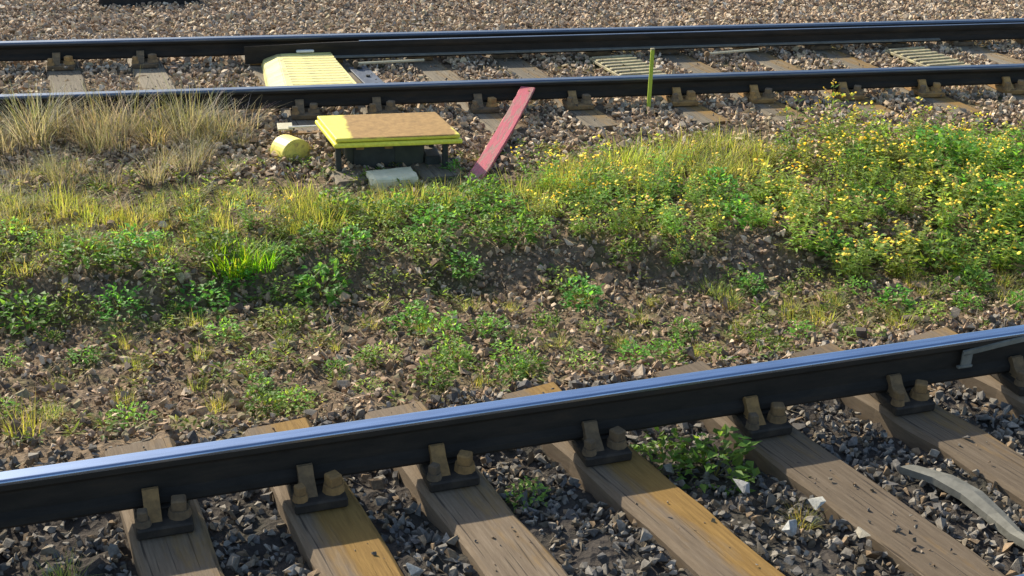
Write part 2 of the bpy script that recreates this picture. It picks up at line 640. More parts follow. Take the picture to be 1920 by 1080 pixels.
# point blade standing off the farthest rail
bl = empty('switch_blade', (0.08, FAR_NEAR_Y + GAUGE - 0.215, 0), R(0.72))
tag(bl, 'thin movable point blade lying along the inner side of the farthest rail', 'point blade')
bp = bullhead(0.042, 0.04, 0.016, 0.05, 0.03, 0.14)
bm = bmesh.new()
add_prism(bm, [(y, z - 0.006) for y, z in bp], 0.0, 14.0, 20)
for v in bm.verts:                                  # planed to a thin tip at its left end
    t = min(1.0, 0.12 + v.co.x / 1.6)
    v.co.y = v.co.y * t
    if v.co.x < 0.9:
        v.co.z -= 0.022 * (1 - v.co.x / 0.9)
link('blade_body', bm_mesh('blade_body', bm), M_RAIL, bl)
bm = bmesh.new()
add_prism(bm, [(-0.014, -0.0068), (-0.012, -0.0045), (0.012, -0.0045), (0.014, -0.0068), (0, -0.010)], 0.9, 14, 1)
link('blade_top', bm_mesh('blade_top', bm), M_POLISH_DULL, bl)
bm = bmesh.new()
add_prism(bm, [(-0.052, -0.128), (-0.052, -0.119), (-0.026, -0.113), (-0.026, -0.128)], 0.6, 6.0, 1)
link('blade_flange', bm_mesh('blade_flange', bm), M_GREYSTRAP, bl)


# ------------------------------------------------------------------ sleepers with chairs
def chair_meshes():
    """local frame: x along the rail, y across it, z=0 at the sleeper top; y<0 faces the viewer"""
    bm = bmesh.new()
    add_box(bm, (0, 0, 0.018), (0.20, 0.33, 0.036), 0.006)
    add_box(bm, (0, 0, 0.0405), (0.13, 0.105, 0.009), 0.002)
    for f in bm.faces:
        f.material_index = 1
    for s in (-1, 1):                                # two jaws gripping the rail
        prof = [(s * 0.036, 0.036), (s * 0.012, 0.085), (s * 0.012, 0.125), (s * 0.022, 0.142), (s * 0.034, 0.140),
                (s * 0.060, 0.075), (s * 0.125, 0.036)]
        x0, x1 = (-0.064, -0.006) if s < 0 else (-0.04, 0.04)
        a = [bm.verts.new((x0, y, z)) for y, z in prof]
        b = [bm.verts.new((x1, y, z)) for y, z in prof]
        n = len(prof)
        if s < 0:                                    # the inner jaw stops half way up the web
            for v in a + b:
                if v.co.z > 0.08:
                    v.co.z = 0.08 + (v.co.z - 0.08) * 0.45
        for i in range(n):
            bm.faces.new((a[i], a[(i + 1) % n], b[(i + 1) % n], b[i]))
        bm.faces.new(a)
        bm.faces.new(b[::-1])
    chair = bm_mesh('chair', bm)
    bm = bmesh.new()
    add_cyl(bm, (0, 0, 0), (0, 0, 0.022), 0.030, 10, 0.026)
    add_box(bm, (0, 0, 0.036), (0.036, 0.036, 0.034), 0.004)
    screw = bm_mesh('screw', bm)
    key = box_mesh('key', (0, 0, 0), (0.062, 0.032, 0.052), 0.006)
    return chair, screw, key


CHAIR_ME, SCREW_ME, KEY_ME = chair_meshes()
NEAR_SET = (CHAIR_ME, SCREW_ME, KEY_ME)
FAR_SET = tuple(me.copy() for me in NEAR_SET)
for me in NEAR_SET:
    me.materials.append(M_IRON)
    me.materials.append(M_SHADE_IRON)
for me in FAR_SET:
    me.materials.append(M_IRON_ORANGE)
    me.materials.append(M_IRON)


def sleeper_mesh(name, y0, y1, w=0.255, h=0.13, seed=0):
    """weathered timber along local y with worn, slightly uneven edges; top at z=0"""
    r = random.Random(seed)
    bm = bmesh.new()
    n = 14
    rows = []
    for i in range(n + 1):
        y = y0 + (y1 - y0) * i / n
        e = 0.010 if 0 < i < n else 0.016
        wl, wr = -w / 2 + r.uniform(-.007, .007), w / 2 + r.uniform(-.007, .007)
        dz = r.uniform(-0.0025, 0.0015)
        c = 0.010 + r.uniform(0, .014)
        rows.append([bm.verts.new(p) for p in ((wl, y, -h), (wl, y, -c + dz), (wl + c, y, dz), (0, y, dz - 0.001),
                                               (wr - c, y, dz), (wr, y, -c + dz), (wr, y, -h))])
    for a, b in zip(rows[:-1], rows[1:]):
        for i in range(6):
            bm.faces.new((a[i], a[i + 1], b[i + 1], b[i]))
        bm.faces.new((a[6], a[0], b[0], b[6]))
    bm.faces.new(rows[0])
    bm.faces.new(rows[-1][::-1])
    return bm_mesh(name, bm)


FOOTPRINTS = []          # (x, y, cos, sin, y0, y1, halfwidth) so that no stone is dropped inside a sleeper


def build_sleeper(name, label, group, x, y, ang, y0, y1, rails, railyaw, mat, rust, seed, top=SLEEPER_TOP, w=0.255, cz=1.0):
    chair_me, screw_me, key_me = NEAR_SET if mat is M_TIMBER_NEAR else FAR_SET
    root = empty(name, (x, y, top), ang)
    tag(root, label, 'sleeper', group)
    b = link('timber', sleeper_mesh('timber', y0, y1, w, 0.14, seed), mat, root)
    b['rust'] = float(rust)
    for (py, px, flip) in rails:
        c = link('chair', chair_me, None, root, (px, py, 0.001), railyaw - ang + (math.pi if flip else 0))
        c.scale = (1, 1, cz)
        for sx, sy in ((-0.073, -0.128), (0.058, -0.098), (0.07, 0.13), (-0.07, 0.13)):
            s = link('screw', screw_me, None, c, (sx, sy, 0.0355), random.uniform(0, 1.5))
            if sx == 0.058:
                s.scale = (1.45, 1.45, 1.15)
        link('key', key_me, None, c, (0.0, 0.036 if not flip else 0.036, 0.098))
    FOOTPRINTS.append((x, y, math.cos(ang), math.sin(ang), max(y0, -0.56) if y > 8 else y0, y1, w / 2))
    return root


# near track: the sleepers lie a few degrees askew, as they do in the photograph
SK = R(-71 + 90)                                    # local +y points away from the viewer
near_spec = [(-1.56, -78, .2, 'plain brown sleeper out at the left edge of the near track', 'n'),
             (-1.10, -78, .2, 'brown sleeper just left of the first whole one in the near track', 'n'),
             (-0.364, -78, .20, 'leftmost brown sleeper under the shiny near rail, at the bottom left', ''),
             (0.196, -77, .85, 'orange-stained sleeper at the bottom left, between two plain brown sleepers', ''),
             (0.707, -76, .22, 'reddish brown sleeper between the two orange-stained sleepers', ''),
             (1.342, -72, .70, 'grey sleeper with an orange-stained right side, left of the bright green weed', ''),
             (2.065, -73, .12, 'grey-brown sleeper right of the bright green weed, beside pale stones', ''),
             (2.763, -72, .22, 'grey-brown sleeper with an orange chair, right of the curved pale timber scrap', ''),
             (3.40, -72, .30, 'sleeper at the right edge of the photo, below the grey rail strap', ''),
             (4.06, -72, .2, 'brown sleeper beyond the right edge of the near track', 'n'),
             (4.74, -72, .2, 'brown sleeper well beyond the right edge of the near track', 'n')]
for i, (s, deg, rust, label, off) in enumerate(near_spec):
    px, py = s, NEAR_D + math.tan(NEAR_YAW) * s
    a = R(deg + 90)
    # crossing points of the two rails along the sleeper's own axis
    k = GAUGE / math.cos(a - NEAR_YAW)
    tr = near_rail
    build_sleeper('railway_sleeper', label, 'sleepers of the near track', px, py, a, -k - 0.52, 0.53,
                  [(0.0, 0.0, False), (-k, 0.0, True)], NEAR_YAW, M_TIMBER_NEAR, rust, 100 + i, top=NEAR_TOP, w=0.27, cz=1.18)

FA = R(-80.6 + 90)
far_spec = [(-2.62, 'far track sleeper left of the view', 0), (-1.92, 'far track sleeper just left of the view', 0),
            (-1.23, 'grey sleeper half hidden in dry grass, leftmost in the far track', 0),
            (-0.60, 'grey sleeper second from the left in the far track, its end among dry grass', 0),
            (0.30, 'long timber at the left end of the rusty-topped yellow machine', 1),
            (0.84, 'long timber ending beside the foot of the red plank', 1),
            (1.57, 'sleeper whose end lies just right of the top of the red plank', 0),
            (2.27, 'sleeper between the red plank and the lime green stake', 0),
            (3.07, 'sleeper carrying a ribbed yellow board, beside the lime green stake', 0),
            (3.68, 'first plain sleeper to the right of the lime green stake', 0),
            (4.40, 'second plain sleeper to the right of the lime green stake', 0),
            (5.06, 'plain sleeper just left of the right-hand ribbed yellow board', 0),
            (5.78, 'sleeper carrying the ribbed yellow board farthest to the right', 0),
            (6.42, 'far track sleeper just right of the last ribbed board', 0),
            (7.10, 'far track sleeper at the right edge of the view', 0), (7.80, 'far track sleeper right of the view', 0),
            (8.5, 'far track sleeper well right of the view', 0)]
ka = GAUGE / math.cos(FA)
for i, (xb, label, long) in enumerate(far_spec):
    # xb is where the sleeper crosses y = 10.0 ; put its origin on the nearer rail
    x = xb + (10.0 - FAR_NEAR_Y) * math.tan(FA)
    rust = [0.15, 0.15, .1, .1, .25, .2, .3, .3, .45, .4, .45, .5, .4, .4, .35, .3, .3][i]
    build_sleeper('railway_sleeper', label, 'sleepers of the far track', x, FAR_NEAR_Y, FA,
                  -1.46 if long else -0.56, ka + 0.5, [(0.0, 0.0, False), (ka, 0.0, False)], 0.0,
                  M_TIMBER_FAR, rust, 300 + i, w=0.27 if long else 0.255)


# ------------------------------------------------------------------ yellow cover between the far rails
def yellow_cover():
    root = empty('yellow_cover', (0.54, 9.80, -0.205), FA * 0.12)
    tag(root, 'pale yellow ribbed cover lying between the far rails, above the rusty-topped machine', 'cover')
    bm = bmesh.new()
    # sloped-sided casing
    def ring(w0, w1, y0, y1, z):
        return [bm.verts.new(p) for p in ((w0, y0, z), (w1, y0, z), (w1, y1, z), (w0, y1, z))]
    a = ring(-0.325, 0.27, -0.60, 0.60, 0.0)
    b = ring(-0.310, 0.26, -0.595, 0.595, 0.07)
    c = ring(-0.195, 0.245, -0.56, 0.56, 0.112)
    for v in a + b + c:                              # its right side runs with the sleepers, its left square to the rails
        if v.co.x > 0:
            v.co.x += 0.03 - 0.11 * v.co.y
    for p, q in ((a, b), (b, c)):
        for i in range(4):
            bm.faces.new((p[i], p[(i + 1) % 4], q[(i + 1) % 4], q[i]))
    bm.faces.new(c)
    bm.faces.new(a[::-1])
    bmesh.ops.bevel(bm, geom=[e for e in bm.edges], offset=0.006, segments=2, affect='EDGES')
    link('casing', bm_mesh('casing', bm), M_PALEYEL, root)
    rib = box_mesh('rib', (0, 0, 0), (0.42, 0.062, 0.004), 0.0015)
    rib.materials.append(M_PALEYEL)
    for i in range(15):
        link('rib', rib, None, root, (0.052 - 0.05 * (-0.52 + i * 0.074), -0.52 + i * 0.074, 0.1125)).scale.x = 1.0 - 0.11 * (-0.52 + i * 0.074)
    bm = bmesh.new()
    add_box(bm, (0, 0, 0), (0.14, 0.05, 0.02), 0.007)
    link('handle', bm_mesh('handle', bm), M_WHITE, root, (0.02, 0.50, 0.132))
    FOOTPRINTS.append((0.54, 9.8, 1, 0, -.6, .6, .3))


yellow_cover()


def ribbed_board(label, x, y):
    root = empty('ribbed_board', (x, y, SLEEPER_TOP + 0.004), FA)
    tag(root, label, 'board', 'ribbed yellow boards on the far track')
    link('board', box_mesh('board', (0, 0, 0.012), (0.37, 0.98, 0.024), 0.004), M_BOARDYEL, root)
    rib = box_mesh('rib', (0, 0, 0), (0.36, 0.045, 0.016), 0.005)
    rib.materials.append(M_BOARDYEL)
    for i in range(11):
        link('rib', rib, None, root, (0, -0.44 + i * 0.088, 0.031))
    FOOTPRINTS.append((x, y, math.cos(FA), math.sin(FA), -.5, .5, .2))


ribbed_board('ribbed pale yellow board in the far track, crossed by the lime green stake', 3.12, 9.76)
ribbed_board('ribbed pale yellow board in the far track, near the right edge of the photo', 5.76, 9.76)

# blue-grey soleplate right of the yellow cover, and two thin rods beside the blade
o = empty('steel_plate', (1.00, 9.86, SLEEPER_TOP + 0.004), FA)
tag(o, 'flat blue-grey steel plate on the sleeper beside the yellow cover', 'plate')
link('plate', box_mesh('plate', (0, 0, 0.008), (0.15, 0.62, 0.016), 0.003), M_BLUESTEEL, o)
bolt = bmesh.new()
add_cyl(bolt, (0, 0, 0), (0, 0, 0.014), 0.017, 6)
bolt = bm_mesh('bolt', bolt)
bolt.materials.append(M_DARKSTEEL)
for dy in (-0.24, 0.0, 0.24):
    link('bolt', bolt, None, o, (0.0, dy, 0.016))


def rod(label, p0, p1):
    p0, p1 = Vector(p0), Vector(p1)
    root = empty('blade_rod', p0)
    tag(root, label, 'rod', 'cream rods beside the point blade')
    bm = bmesh.new()
    add_cyl(bm, (0, 0, 0), p1 - p0, 0.011, 8)
    link('shaft', bm_mesh('shaft', bm), M_CREAM, root)
    bm = bmesh.new()
    add_cyl(bm, (0, 0.014, 0), (0, -0.016, 0), 0.022, 10)
    add_box(bm, (0, 0.0, -0.035), (0.03, 0.02, 0.06), 0.003)
    link('joint', bm_mesh('joint', bm), M_IRON, root)


rod('thin cream rod on the ballast right of the yellow cover', (0.93, 10.11, -0.135), (1.48, 10.16, -0.135))
rod('thin cream rod on the ballast between lime green stake and ribbed board', (3.84, 10.11, -0.135), (4.32, 10.18, -0.125))


# ------------------------------------------------------------------ point machine with the rusty lid
def point_machine():
    cx, cy = 0.925, 7.965
    root = empty('point_machine', (cx, cy, -0.27), 0)
    tag(root, 'yellow point machine with rust-brown flat lid standing in front of the far track', 'point machine')
    lid = empty('lid', (0, 0, 0.272))
    lid.parent = root
    sk = 0.075                                       # the lid lies slightly out of square
    def plate(z0, z1, w, d, bev):
        bm = bmesh.new()
        add_box(bm, (0, 0, (z0 + z1) / 2), (w, d, z1 - z0), bev, None, 2)
        for v in bm.verts:
            v.co.x -= v.co.y * 0.16
        return bm
    link('lid_top', bm_mesh('lid_top', plate(0.0, 0.026, 0.775, 0.50, 0.008)), M_LID, lid)
    link('lid_rim', bm_mesh('lid_rim', plate(-0.034, -0.004, 0.80, 0.525, 0.010)), M_YELLOWRIM, lid)
    # casing, set back under the lid
    bm = bmesh.new()
    add_box(bm, (-0.03, 0.05, 0.12), (0.50, 0.34, 0.225), 0.010)
    for sx in (-1, 1):
        add_box(bm, (-0.03 + sx * 0.262, 0.05, 0.03), (0.05, 0.30, 0.045), 0.006)
    link('casing', bm_mesh('casing', bm), M_BODY, root)
    link('front_panel', box_mesh('front_panel', (-0.10, -0.126, 0.135), (0.26, 0.012, 0.15), 0.003), M_DARKSTEEL, root)
    for sx in (-0.19, -0.01):
        link('hinge', box_mesh('hinge', (sx, -0.137, 0.20), (0.05, 0.012, 0.03), 0.003), M_IRON, root)
    for x, y in ((-0.33, -0.19), (0.34, -0.19), (-0.36, 0.2), (0.31, 0.2)):
        bm = bmesh.new()
        add_box(bm, (x, y, 0.118), (0.035, 0.035, 0.236), 0.004)
        add_box(bm, (x, y, 0.004), (0.09, 0.09, 0.012), 0.003)
        link('leg', bm_mesh('leg', bm), M_DARKSTEEL, root)
    bm = bmesh.new()
    add_box(bm, (0.27, -0.08, 0.08), (0.10, 0.16, 0.10), 0.01)
    add_cyl(bm, (0.30, -0.02, 0.05), (0.43, -0.03, 0.05), 0.02, 10)
    link('junction_box', bm_mesh('junction_box', bm), M_DARKSTEEL, root)


M_YELLOWRIM = paint_mat('yellow_rim_paint', (0.78, 0.72, 0.07), (0.26, 0.14, 0.05), 0.13, 11, 0.5)
point_machine()


def drum():
    p = Vector((0.315, 8.17, -0.145))
    ax = Vector((0.42, -0.90, 0.06)).normalized()
    root = empty('motor_drum', (p.x, p.y, -0.315))
    tag(root, 'round yellow motor drum on the ballast left of the rusty-topped machine', 'drum')
    bm = bmesh.new()
    prof = [(-0.090, 0.078), (-0.085, 0.096), (-0.073, 0.106), (0.085, 0.110), (0.097, 0.109), (0.100, 0.104)]
    q = ax.to_track_quat('Z', 'Y').to_matrix()
    rings = []
    for t, r in prof:
        rings.append([bm.verts.new(q @ Vector((r * math.cos(a), r * math.sin(a), t)) + Vector((0, 0, 0.115)))
                      for a in np.linspace(0, 2 * math.pi, 33)[:-1]])
    for a, b in zip(rings[:-1], rings[1:]):
        for i in range(32):
            bm.faces.new((a[i], a[(i + 1) % 32], b[(i + 1) % 32], b[i]))
    bm.faces.new(rings[0])
    bm.faces.new(rings[-1])
    link('body', bm_mesh('body', bm), M_YELLOW, root)
    bm = bmesh.new()
    c0 = Vector((0, 0, 0.115)) + ax * 0.1005
    add_cyl(bm, c0, c0 + ax * 0.008, 0.088, 28)
    add_cyl(bm, c0 + ax * 0.008, c0 + ax * 0.020, 0.022, 12)
    link('end_cap', bm_mesh('end_cap', bm), M_YELLOW, root)
    link('foot', box_mesh('foot', (0, 0, 0.008), (0.16, 0.12, 0.03), 0.004), M_IRON, root)


drum()


def rod_bracket():
    root = empty('bracket', (0.30, 8.43, -0.19))
    tag(root, 'small cream bracket with a white rod, behind the yellow drum', 'bracket')
    link('plate', box_mesh('plate', (0, 0, 0.085), (0.10, 0.14, 0.012), 0.003), M_CREAM, root)
    bm = bmesh.new()
    for sx in (-1, 1):
        add_box(bm, (sx * 0.035, 0.0, 0.04), (0.014, 0.10, 0.08), 0.002)
    link('stand', bm_mesh('stand', bm), M_IRON, root)
    bm = bmesh.new()
    add_cyl(bm, (0.02, -0.055, 0.097), (0.38, -0.12, 0.12), 0.008, 8)
    link('rod', bm_mesh('rod', bm), M_WHITE, root)
    bm = bmesh.new()
    add_box(bm, (0.19, -0.02, 0.045), (0.30, 0.05, 0.012), 0.002)
    link('drive_bar', bm_mesh('drive_bar', bm), M_IRON, root)


rod_bracket()


def rough_block(name, label, cat, loc, size, rz, mat, seed, bev=0.02, jag=0.006):
    r = random.Random(seed)
    bm = bmesh.new()
    add_box(bm, (0, 0, size[2] / 2), size, bev, None, 2)
    bmesh.ops.subdivide_edges(bm, edges=[e for e in bm.edges if e.calc_length() > 0.05], cuts=2, use_grid_fill=True)
    for v in bm.verts:
        v.co += Vector((r.uniform(-jag, jag), r.uniform(-jag, jag), r.uniform(-jag, jag)))
    o = link(name, bm_mesh(name, bm), mat, None, loc, rz)
    tag(o, label, cat)
    return o


rough_block('concrete_block', 'pale cream block in front of the rusty-topped yellow machine', 'block',
            (0.905, 7.60, -0.30), (0.30, 0.20, 0.135), R(8), M_CREAMBLOCK, 3, 0.022)


# red plank leaning on the foot of the rail
def plank():
    a, b = Vector((1.405, 7.55, -0.245)), Vector((2.06, 8.955, -0.062))
    d = (b - a)
    root = empty('red_plank', a)
    root.rotation_euler = d.to_track_quat('Y', 'Z').to_euler()
    tag(root, 'faded red plank leaning from the weeds up against the far track rail', 'plank')
    L = d.length
    bm = bmesh.new()
    add_box(bm, (0, L / 2, 0.014), (0.105, L, 0.026), 0.003)
    bmesh.ops.bisect_plane(bm, geom=bm.verts[:] + bm.edges[:] + bm.faces[:], plane_co=(0, L * .5, 0), plane_no=(0, 1, 0))
    bmesh.ops.subdivide_edges(bm, edges=[e for e in bm.edges if e.calc_length() > 0.3], cuts=9)
    pr = random.Random(5)
    for v in bm.verts:                                # splintered, slightly bowed edges
        v.co.x += pr.uniform(-.0025, .0025)
        v.co.z += -0.022 * math.sin(math.pi * v.co.y / L)
    link('board', bm_mesh('board', bm), M_RED, root)
    nail = bmesh.new()
    add_cyl(nail, (0, 0, 0), (0, 0, 0.004), 0.007, 8)
    nail = bm_mesh('nail', nail)
    nail.materials.append(M_IRON)
    for x, y in ((-0.02, 0.08), (0.022, L - 0.07)):
        link('nail', nail, None, root, (x, y, 0.0265 - 0.022 * math.sin(math.pi * y / L)))


plank()


def stake():
    x, y = 2.93, 8.80
    root = empty('marker_stake', (x, y, -0.30))
    tag(root, 'slim upright lime green stake standing in front of the far track', 'stake')
    bm = bmesh.new()
    add_box(bm, (0, 0, 0.275), (0.027, 0.016, 0.55), 0.003)
    link('post', bm_mesh('post', bm), M_LIME, root)
    link('cap', box_mesh('cap', (0, 0, 0.556), (0.031, 0.020, 0.012), 0.003), M_BOARDYEL, root)


stake()

o = rough_block('timber_baulk', 'black tarred baulk lying beyond the far track at the top left edge', 'baulk',
                (-0.76, 13.0, -0.34), (0.92, 0.20, 0.20), R(3), M_BLACK, 9, 0.015)
# pale scrap in the near track (curved, lying between two sleepers)
def scrap():
    bm = bmesh.new()
    pts = [(2.54, 4.04), (2.63, 3.93), (2.69, 3.81), (2.72, 3.68), (2.73, 3.56), (2.75, 3.46)]
    rows = []
    for i, (x, y) in enumerate(pts):
        w = 0.035 + 0.012 * math.sin(i)
        z = -0.24 + 0.012 * math.sin(i * 1.3)
        rows.append([bm.verts.new(p) for p in ((x - w, y, z - .03), (x - w, y, z), (x, y - 0.01, z + 0.012), (x + w, y, z), (x + w, y, z - .03))])
    for a, b in zip(rows[:-1], rows[1:]):
        for i in range(5):
            bm.faces.new((a[i], a[(i + 1) % 5], b[(i + 1) % 5], b[i]))
    bm.faces.new(rows[0])
    bm.faces.new(rows[-1][::-1])
    o = link('timber_scrap', bm_mesh('timber_scrap', bm), M_GREYSTRAP)
    tag(o, 'curved pale grey scrap lying between two sleepers at the lower right', 'scrap')


scrap()


# ------------------------------------------------------------------ ballast
def hull_protos(n, seed):
    r = np.random.default_rng(seed)
    out = []
    for _ in range(n):
        k = r.integers(8, 11)
        p = r.standard_normal((k, 3))
        p /= np.linalg.norm(p, axis=1)[:, None]
        p *= r.uniform(0.75, 1.1, (k, 1))
        p *= np.array([r.uniform(0.8, 1.25), r.uniform(0.75, 1.1), r.uniform(0.5, 0.85)])
        bm = bmesh.new()
        for q in p:
            bm.verts.new(q)
        bmesh.ops.convex_hull(bm, input=bm.verts)
        loose = [v for v in bm.verts if not v.link_faces]
        bmesh.ops.delete(bm, geom=loose, context='VERTS')
        bmesh.ops.triangulate(bm, faces=bm.faces)
        bmesh.ops.recalc_face_normals(bm, faces=bm.faces)
        bm.verts.index_update()
        V = np.array([v.co for v in bm.verts])
        Fc = np.array([[v.index for v in f.verts] for f in bm.faces])
        bm.free()
        out.append((V, Fc))
    return out


PROTOS = hull_protos(20, 4)


def rand_rot(n):
    q = rng.standard_normal((n, 4))
    q /= np.linalg.norm(q, axis=1)[:, None]
    w, x, y, z = q.T
    return np.stack([1 - 2 * (y * y + z * z), 2 * (x * y - z * w), 2 * (x * z + y * w),
                     2 * (x * y + z * w), 1 - 2 * (x * x + z * z), 2 * (y * z - x * w),
                     2 * (x * z - y * w), 2 * (y * z + x * w), 1 - 2 * (x * x + y * y)], -1).reshape(n, 3, 3)


def in_foot(x, y, pad):
    m = np.zeros(len(x), bool)
    for fx, fy, c, s, y0, y1, hw in FOOTPRINTS:
        dx, dy = x - fx, y - fy
        lx, ly = dx * c + dy * s, -dx * s + dy * c
        m |= (np.abs(lx) < hw + pad) & (ly > y0 - pad) & (ly < y1 + pad)
    return m


def stones(name, label, x, y, size, pal, zoff, kind='stuff', gain=1.0):
    n = len(x)
    pal = np.array(pal) * gain
    c = pal[rng.integers(0, len(pal), n)] * rng.uniform(0.75, 1.25, (n, 1))
    z = ground_z(x, y) + zoff + size * rng.uniform(-0.35, 0.35, n)
    rot = rand_rot(n)
    which = rng.integers(0, len(PROTOS), n)
    VV, FF, CC, off = [], [], [], 0
    for k, (V, Fc) in enumerate(PROTOS):
        idx = np.nonzero(which == k)[0]
        if not len(idx):
            continue
        P = np.einsum('nij,vj->nvi', rot[idx], V) * (size[idx] / 2)[:, None, None]
        P += np.stack([x[idx], y[idx], z[idx]], -1)[:, None, :]
        m = len(V)
        F2 = Fc[None] + (np.arange(len(idx)) * m)[:, None, None] + off
        VV.append(P.reshape(-1, 3))
        FF.append(F2.reshape(-1, 3))
        CC.append(np.repeat(c[idx], m, 0))
        off += m * len(idx)
    me = np_mesh(name, np.concatenate(VV), np.concatenate(FF), False, np.concatenate(CC))
    o = link(name, me, M_STONE)
    tag(o, label, None, None, kind)
    return o


def scatter(x0, x1, y0, y1, per):
    n = int((x1 - x0) * (y1 - y0) * per)
    return rng.uniform(x0, x1, n), rng.uniform(y0, y1, n)


def lognorm(n, med, s, lo, hi):
    return np.clip(np.exp(rng.normal(math.log(med), s, n)), lo, hi)


PAL_FAR = [(.30, .225, .142), (.255, .19, .124), (.36, .285, .195), (.16, .122, .083), (.30, .21, .13), (.20, .17, .132),
           (.28, .225, .135), (.40, .335, .245), (.22, .155, .105)]
PAL_MID = [(.21, .145, .088), (.25, .175, .11), (.13, .092, .06), (.30, .225, .15), (.09, .072, .056), (.24, .165, .105),
           (.17, .145, .085), (.34, .27, .19)]
PAL_NEAR = [(.135, .124, .104), (.165, .15, .124), (.088, .083, .076), (.20, .18, .145), (.175, .125, .075), (.112, .106, .096),
            (.15, .125, .088), (.245, .22, .18)]

# beyond and through the far track
x, y = scatter(-4.2, 10.5, 7.75, 14.2, 760)
keep = rng.random(len(x)) < smooth(7.7, 8.2, y + 0.12 * lump(x, y) + np.where(x > 0.3, 0.45, 0.25))
keep &= ~in_foot(x, y, 0.015)
x, y = x[keep], y[keep]
stones('ballast', 'tan and pink crushed stone around the far track', x, y, lognorm(len(x), .044, .28, .024, .085), PAL_FAR, 0.006, gain=1.6)
x, y = scatter(0.44, 0.68, 7.80, 8.45, 900)
stones('ballast', 'stones heaped over the long timber left of the rusty-topped machine', x, y, lognorm(len(x), .042, .28, .024, .07), PAL_FAR, 0.045, gain=1.5)
# middle strip
x, y = scatter(-3.2, 8.5, 4.85, 8.2, 640)
u = -math.sin(NEAR_YAW) * x + math.cos(NEAR_YAW) * (y - NEAR_D)
keep = (u > 0.45) & (rng.random(len(x)) < 0.92 - 0.45 * smooth(6.3, 6.9, y) + 0.2 * (lump(x * .7, y * .9) > 0.4)) & ~in_foot(x, y, 0.012)
x, y = x[keep], y[keep]
stones('brown_gravel', 'dark brown stones and rubble between the two tracks', x, y,
       lognorm(len(x), .036, .36, .016, .085), PAL_MID, 0.004, gain=1.55)
x, y = scatter(-2.6, 7.0, 4.85, 7.6, 900)
u = -math.sin(NEAR_YAW) * x + math.cos(NEAR_YAW) * (y - NEAR_D)
keep = (u > 0.5) & ~in_foot(x, y, 0.0)
x, y = x[keep], y[keep]
stones('fine_gravel', 'fine tan grit filling the gaps between the brown stones', x, y,
       lognorm(len(x), .016, .3, .008, .026), PAL_MID, 0.002, gain=1.6)
# near track
x, y = scatter(-2.6, 5.4, 2.4, 5.9, 1150)
u = -math.sin(NEAR_YAW) * x + math.cos(NEAR_YAW) * (y - NEAR_D)
keep = (u < 0.62) & (u > -2.1) & ~in_foot(x, y, 0.012)
x, y, u = x[keep], y[keep], u[keep]
stones('grey_gravel', 'blue-grey crushed stone between the sleepers of the near track', x, y,
       lognorm(len(x), .036, .34, .016, .08), PAL_NEAR, 0.0, gain=1.2)
# chips lying on top of the sleepers
x, y = scatter(-2.6, 9, 2.9, 10.9, 110)
keep = in_foot(x, y, -0.03) & ~((np.abs(x - 0.54) < 0.45) & (y > 9)) & ~((np.abs(x - 1.0) < .2) & (y > 9.4))
x, y = x[keep], y[keep]
stones('stone_chips', 'loose stone chips lying on the sleepers', x, y, lognorm(len(x), .013, .5, .006, .034), PAL_NEAR + PAL_MID, 0.040)


# a few stones one can pick out
def single_stone(label, x, y, z, s, col, seed):
    r = np.random.default_rng(seed)
    V, Fc = PROTOS[seed % len(PROTOS)]
    P = V * np.array(s) / 2
    a = r.uniform(0, 3.1)
    c, q = math.cos(a), math.sin(a)
    P = np.stack([P[:, 0] * c - P[:, 1] * q, P[:, 0] * q + P[:, 1] * c, P[:, 2]], -1)
    me = np_mesh('pale_stone', P, Fc, False, np.tile(np.array(col), (len(P), 1)))
    o = link('pale_stone', me, M_STONE, None, (x, y, z))
    tag(o, label, 'stone', 'pale stones picked out from the ballast')


single_stone('large flat pale stone at the left edge of a grey-brown sleeper, lower right', 2.05, 3.83, -0.225, (.13, .09, .05), (.42, .41, .35), 2)
single_stone('pale beige stone below the large flat pale stone, lower right', 2.15, 3.62, -0.225, (.14, .08, .05), (.34, .31, .24), 5)
single_stone('light grey stone among the weeds right of the orange-sided sleeper', 1.83, 4.02, -0.240, (.09, .08, .06), (.33, .33, .31), 7)
single_stone('light grey stone close to the bottom edge, left of the pale beige stone', 1.90, 3.72, -0.240, (.10, .08, .06), (.36, .36, .33), 8)
single_stone('pale stone at the bottom edge between two brown sleepers', 0.51, 3.72, -0.245, (.10, .09, .06), (.33, .34, .31), 11)
single_stone('small white stone on the brown gravel below the red plank', 1.27, 5.77, -0.37, (.07, .05, .04), (.50, .46, .42), 12)
single_stone('flat pale slab of stone behind the near rail at the right', 2.48, 5.36, -0.345, (.14, .10, .05), (.36, .34, .30), 13)
single_stone('white flat stone beyond the sleeper ends right of the lime green stake', 3.75, 8.33, -0.225, (.13, .07, .05), (.52, .48, .42), 14)


# ------------------------------------------------------------------ vegetation
def leaf_batch(base, direc, length, width, droop):
    """arrays -> verts (n,5,3); each leaf folded along its midrib"""
    n = len(base)
    d = direc / np.linalg.norm(direc, axis=1)[:, None]
    upv = np.tile(np.array([0, 0, 1.0]), (n, 1))
    s = np.cross(d, upv)
    ln = np.linalg.norm(s, axis=1)[:, None]
    s = np.where(ln > 1e-3, s / np.maximum(ln, 1e-3), np.array([1.0, 0, 0]))
    nrm = np.cross(s, d)
    L, W = length[:, None], width[:, None]
    dr = droop[:, None] * L
    m = base + d * L * 0.5 - nrm * W * 0.15
    l = base + d * L * 0.42 + s * W * 0.5 + nrm * W * 0.12
    r = base + d * L * 0.42 - s * W * 0.5 + nrm * W * 0.12
    t = base + d * L - np.array([0, 0, 1.0]) * dr
    return np.stack([base, l, m, r, t], 1)


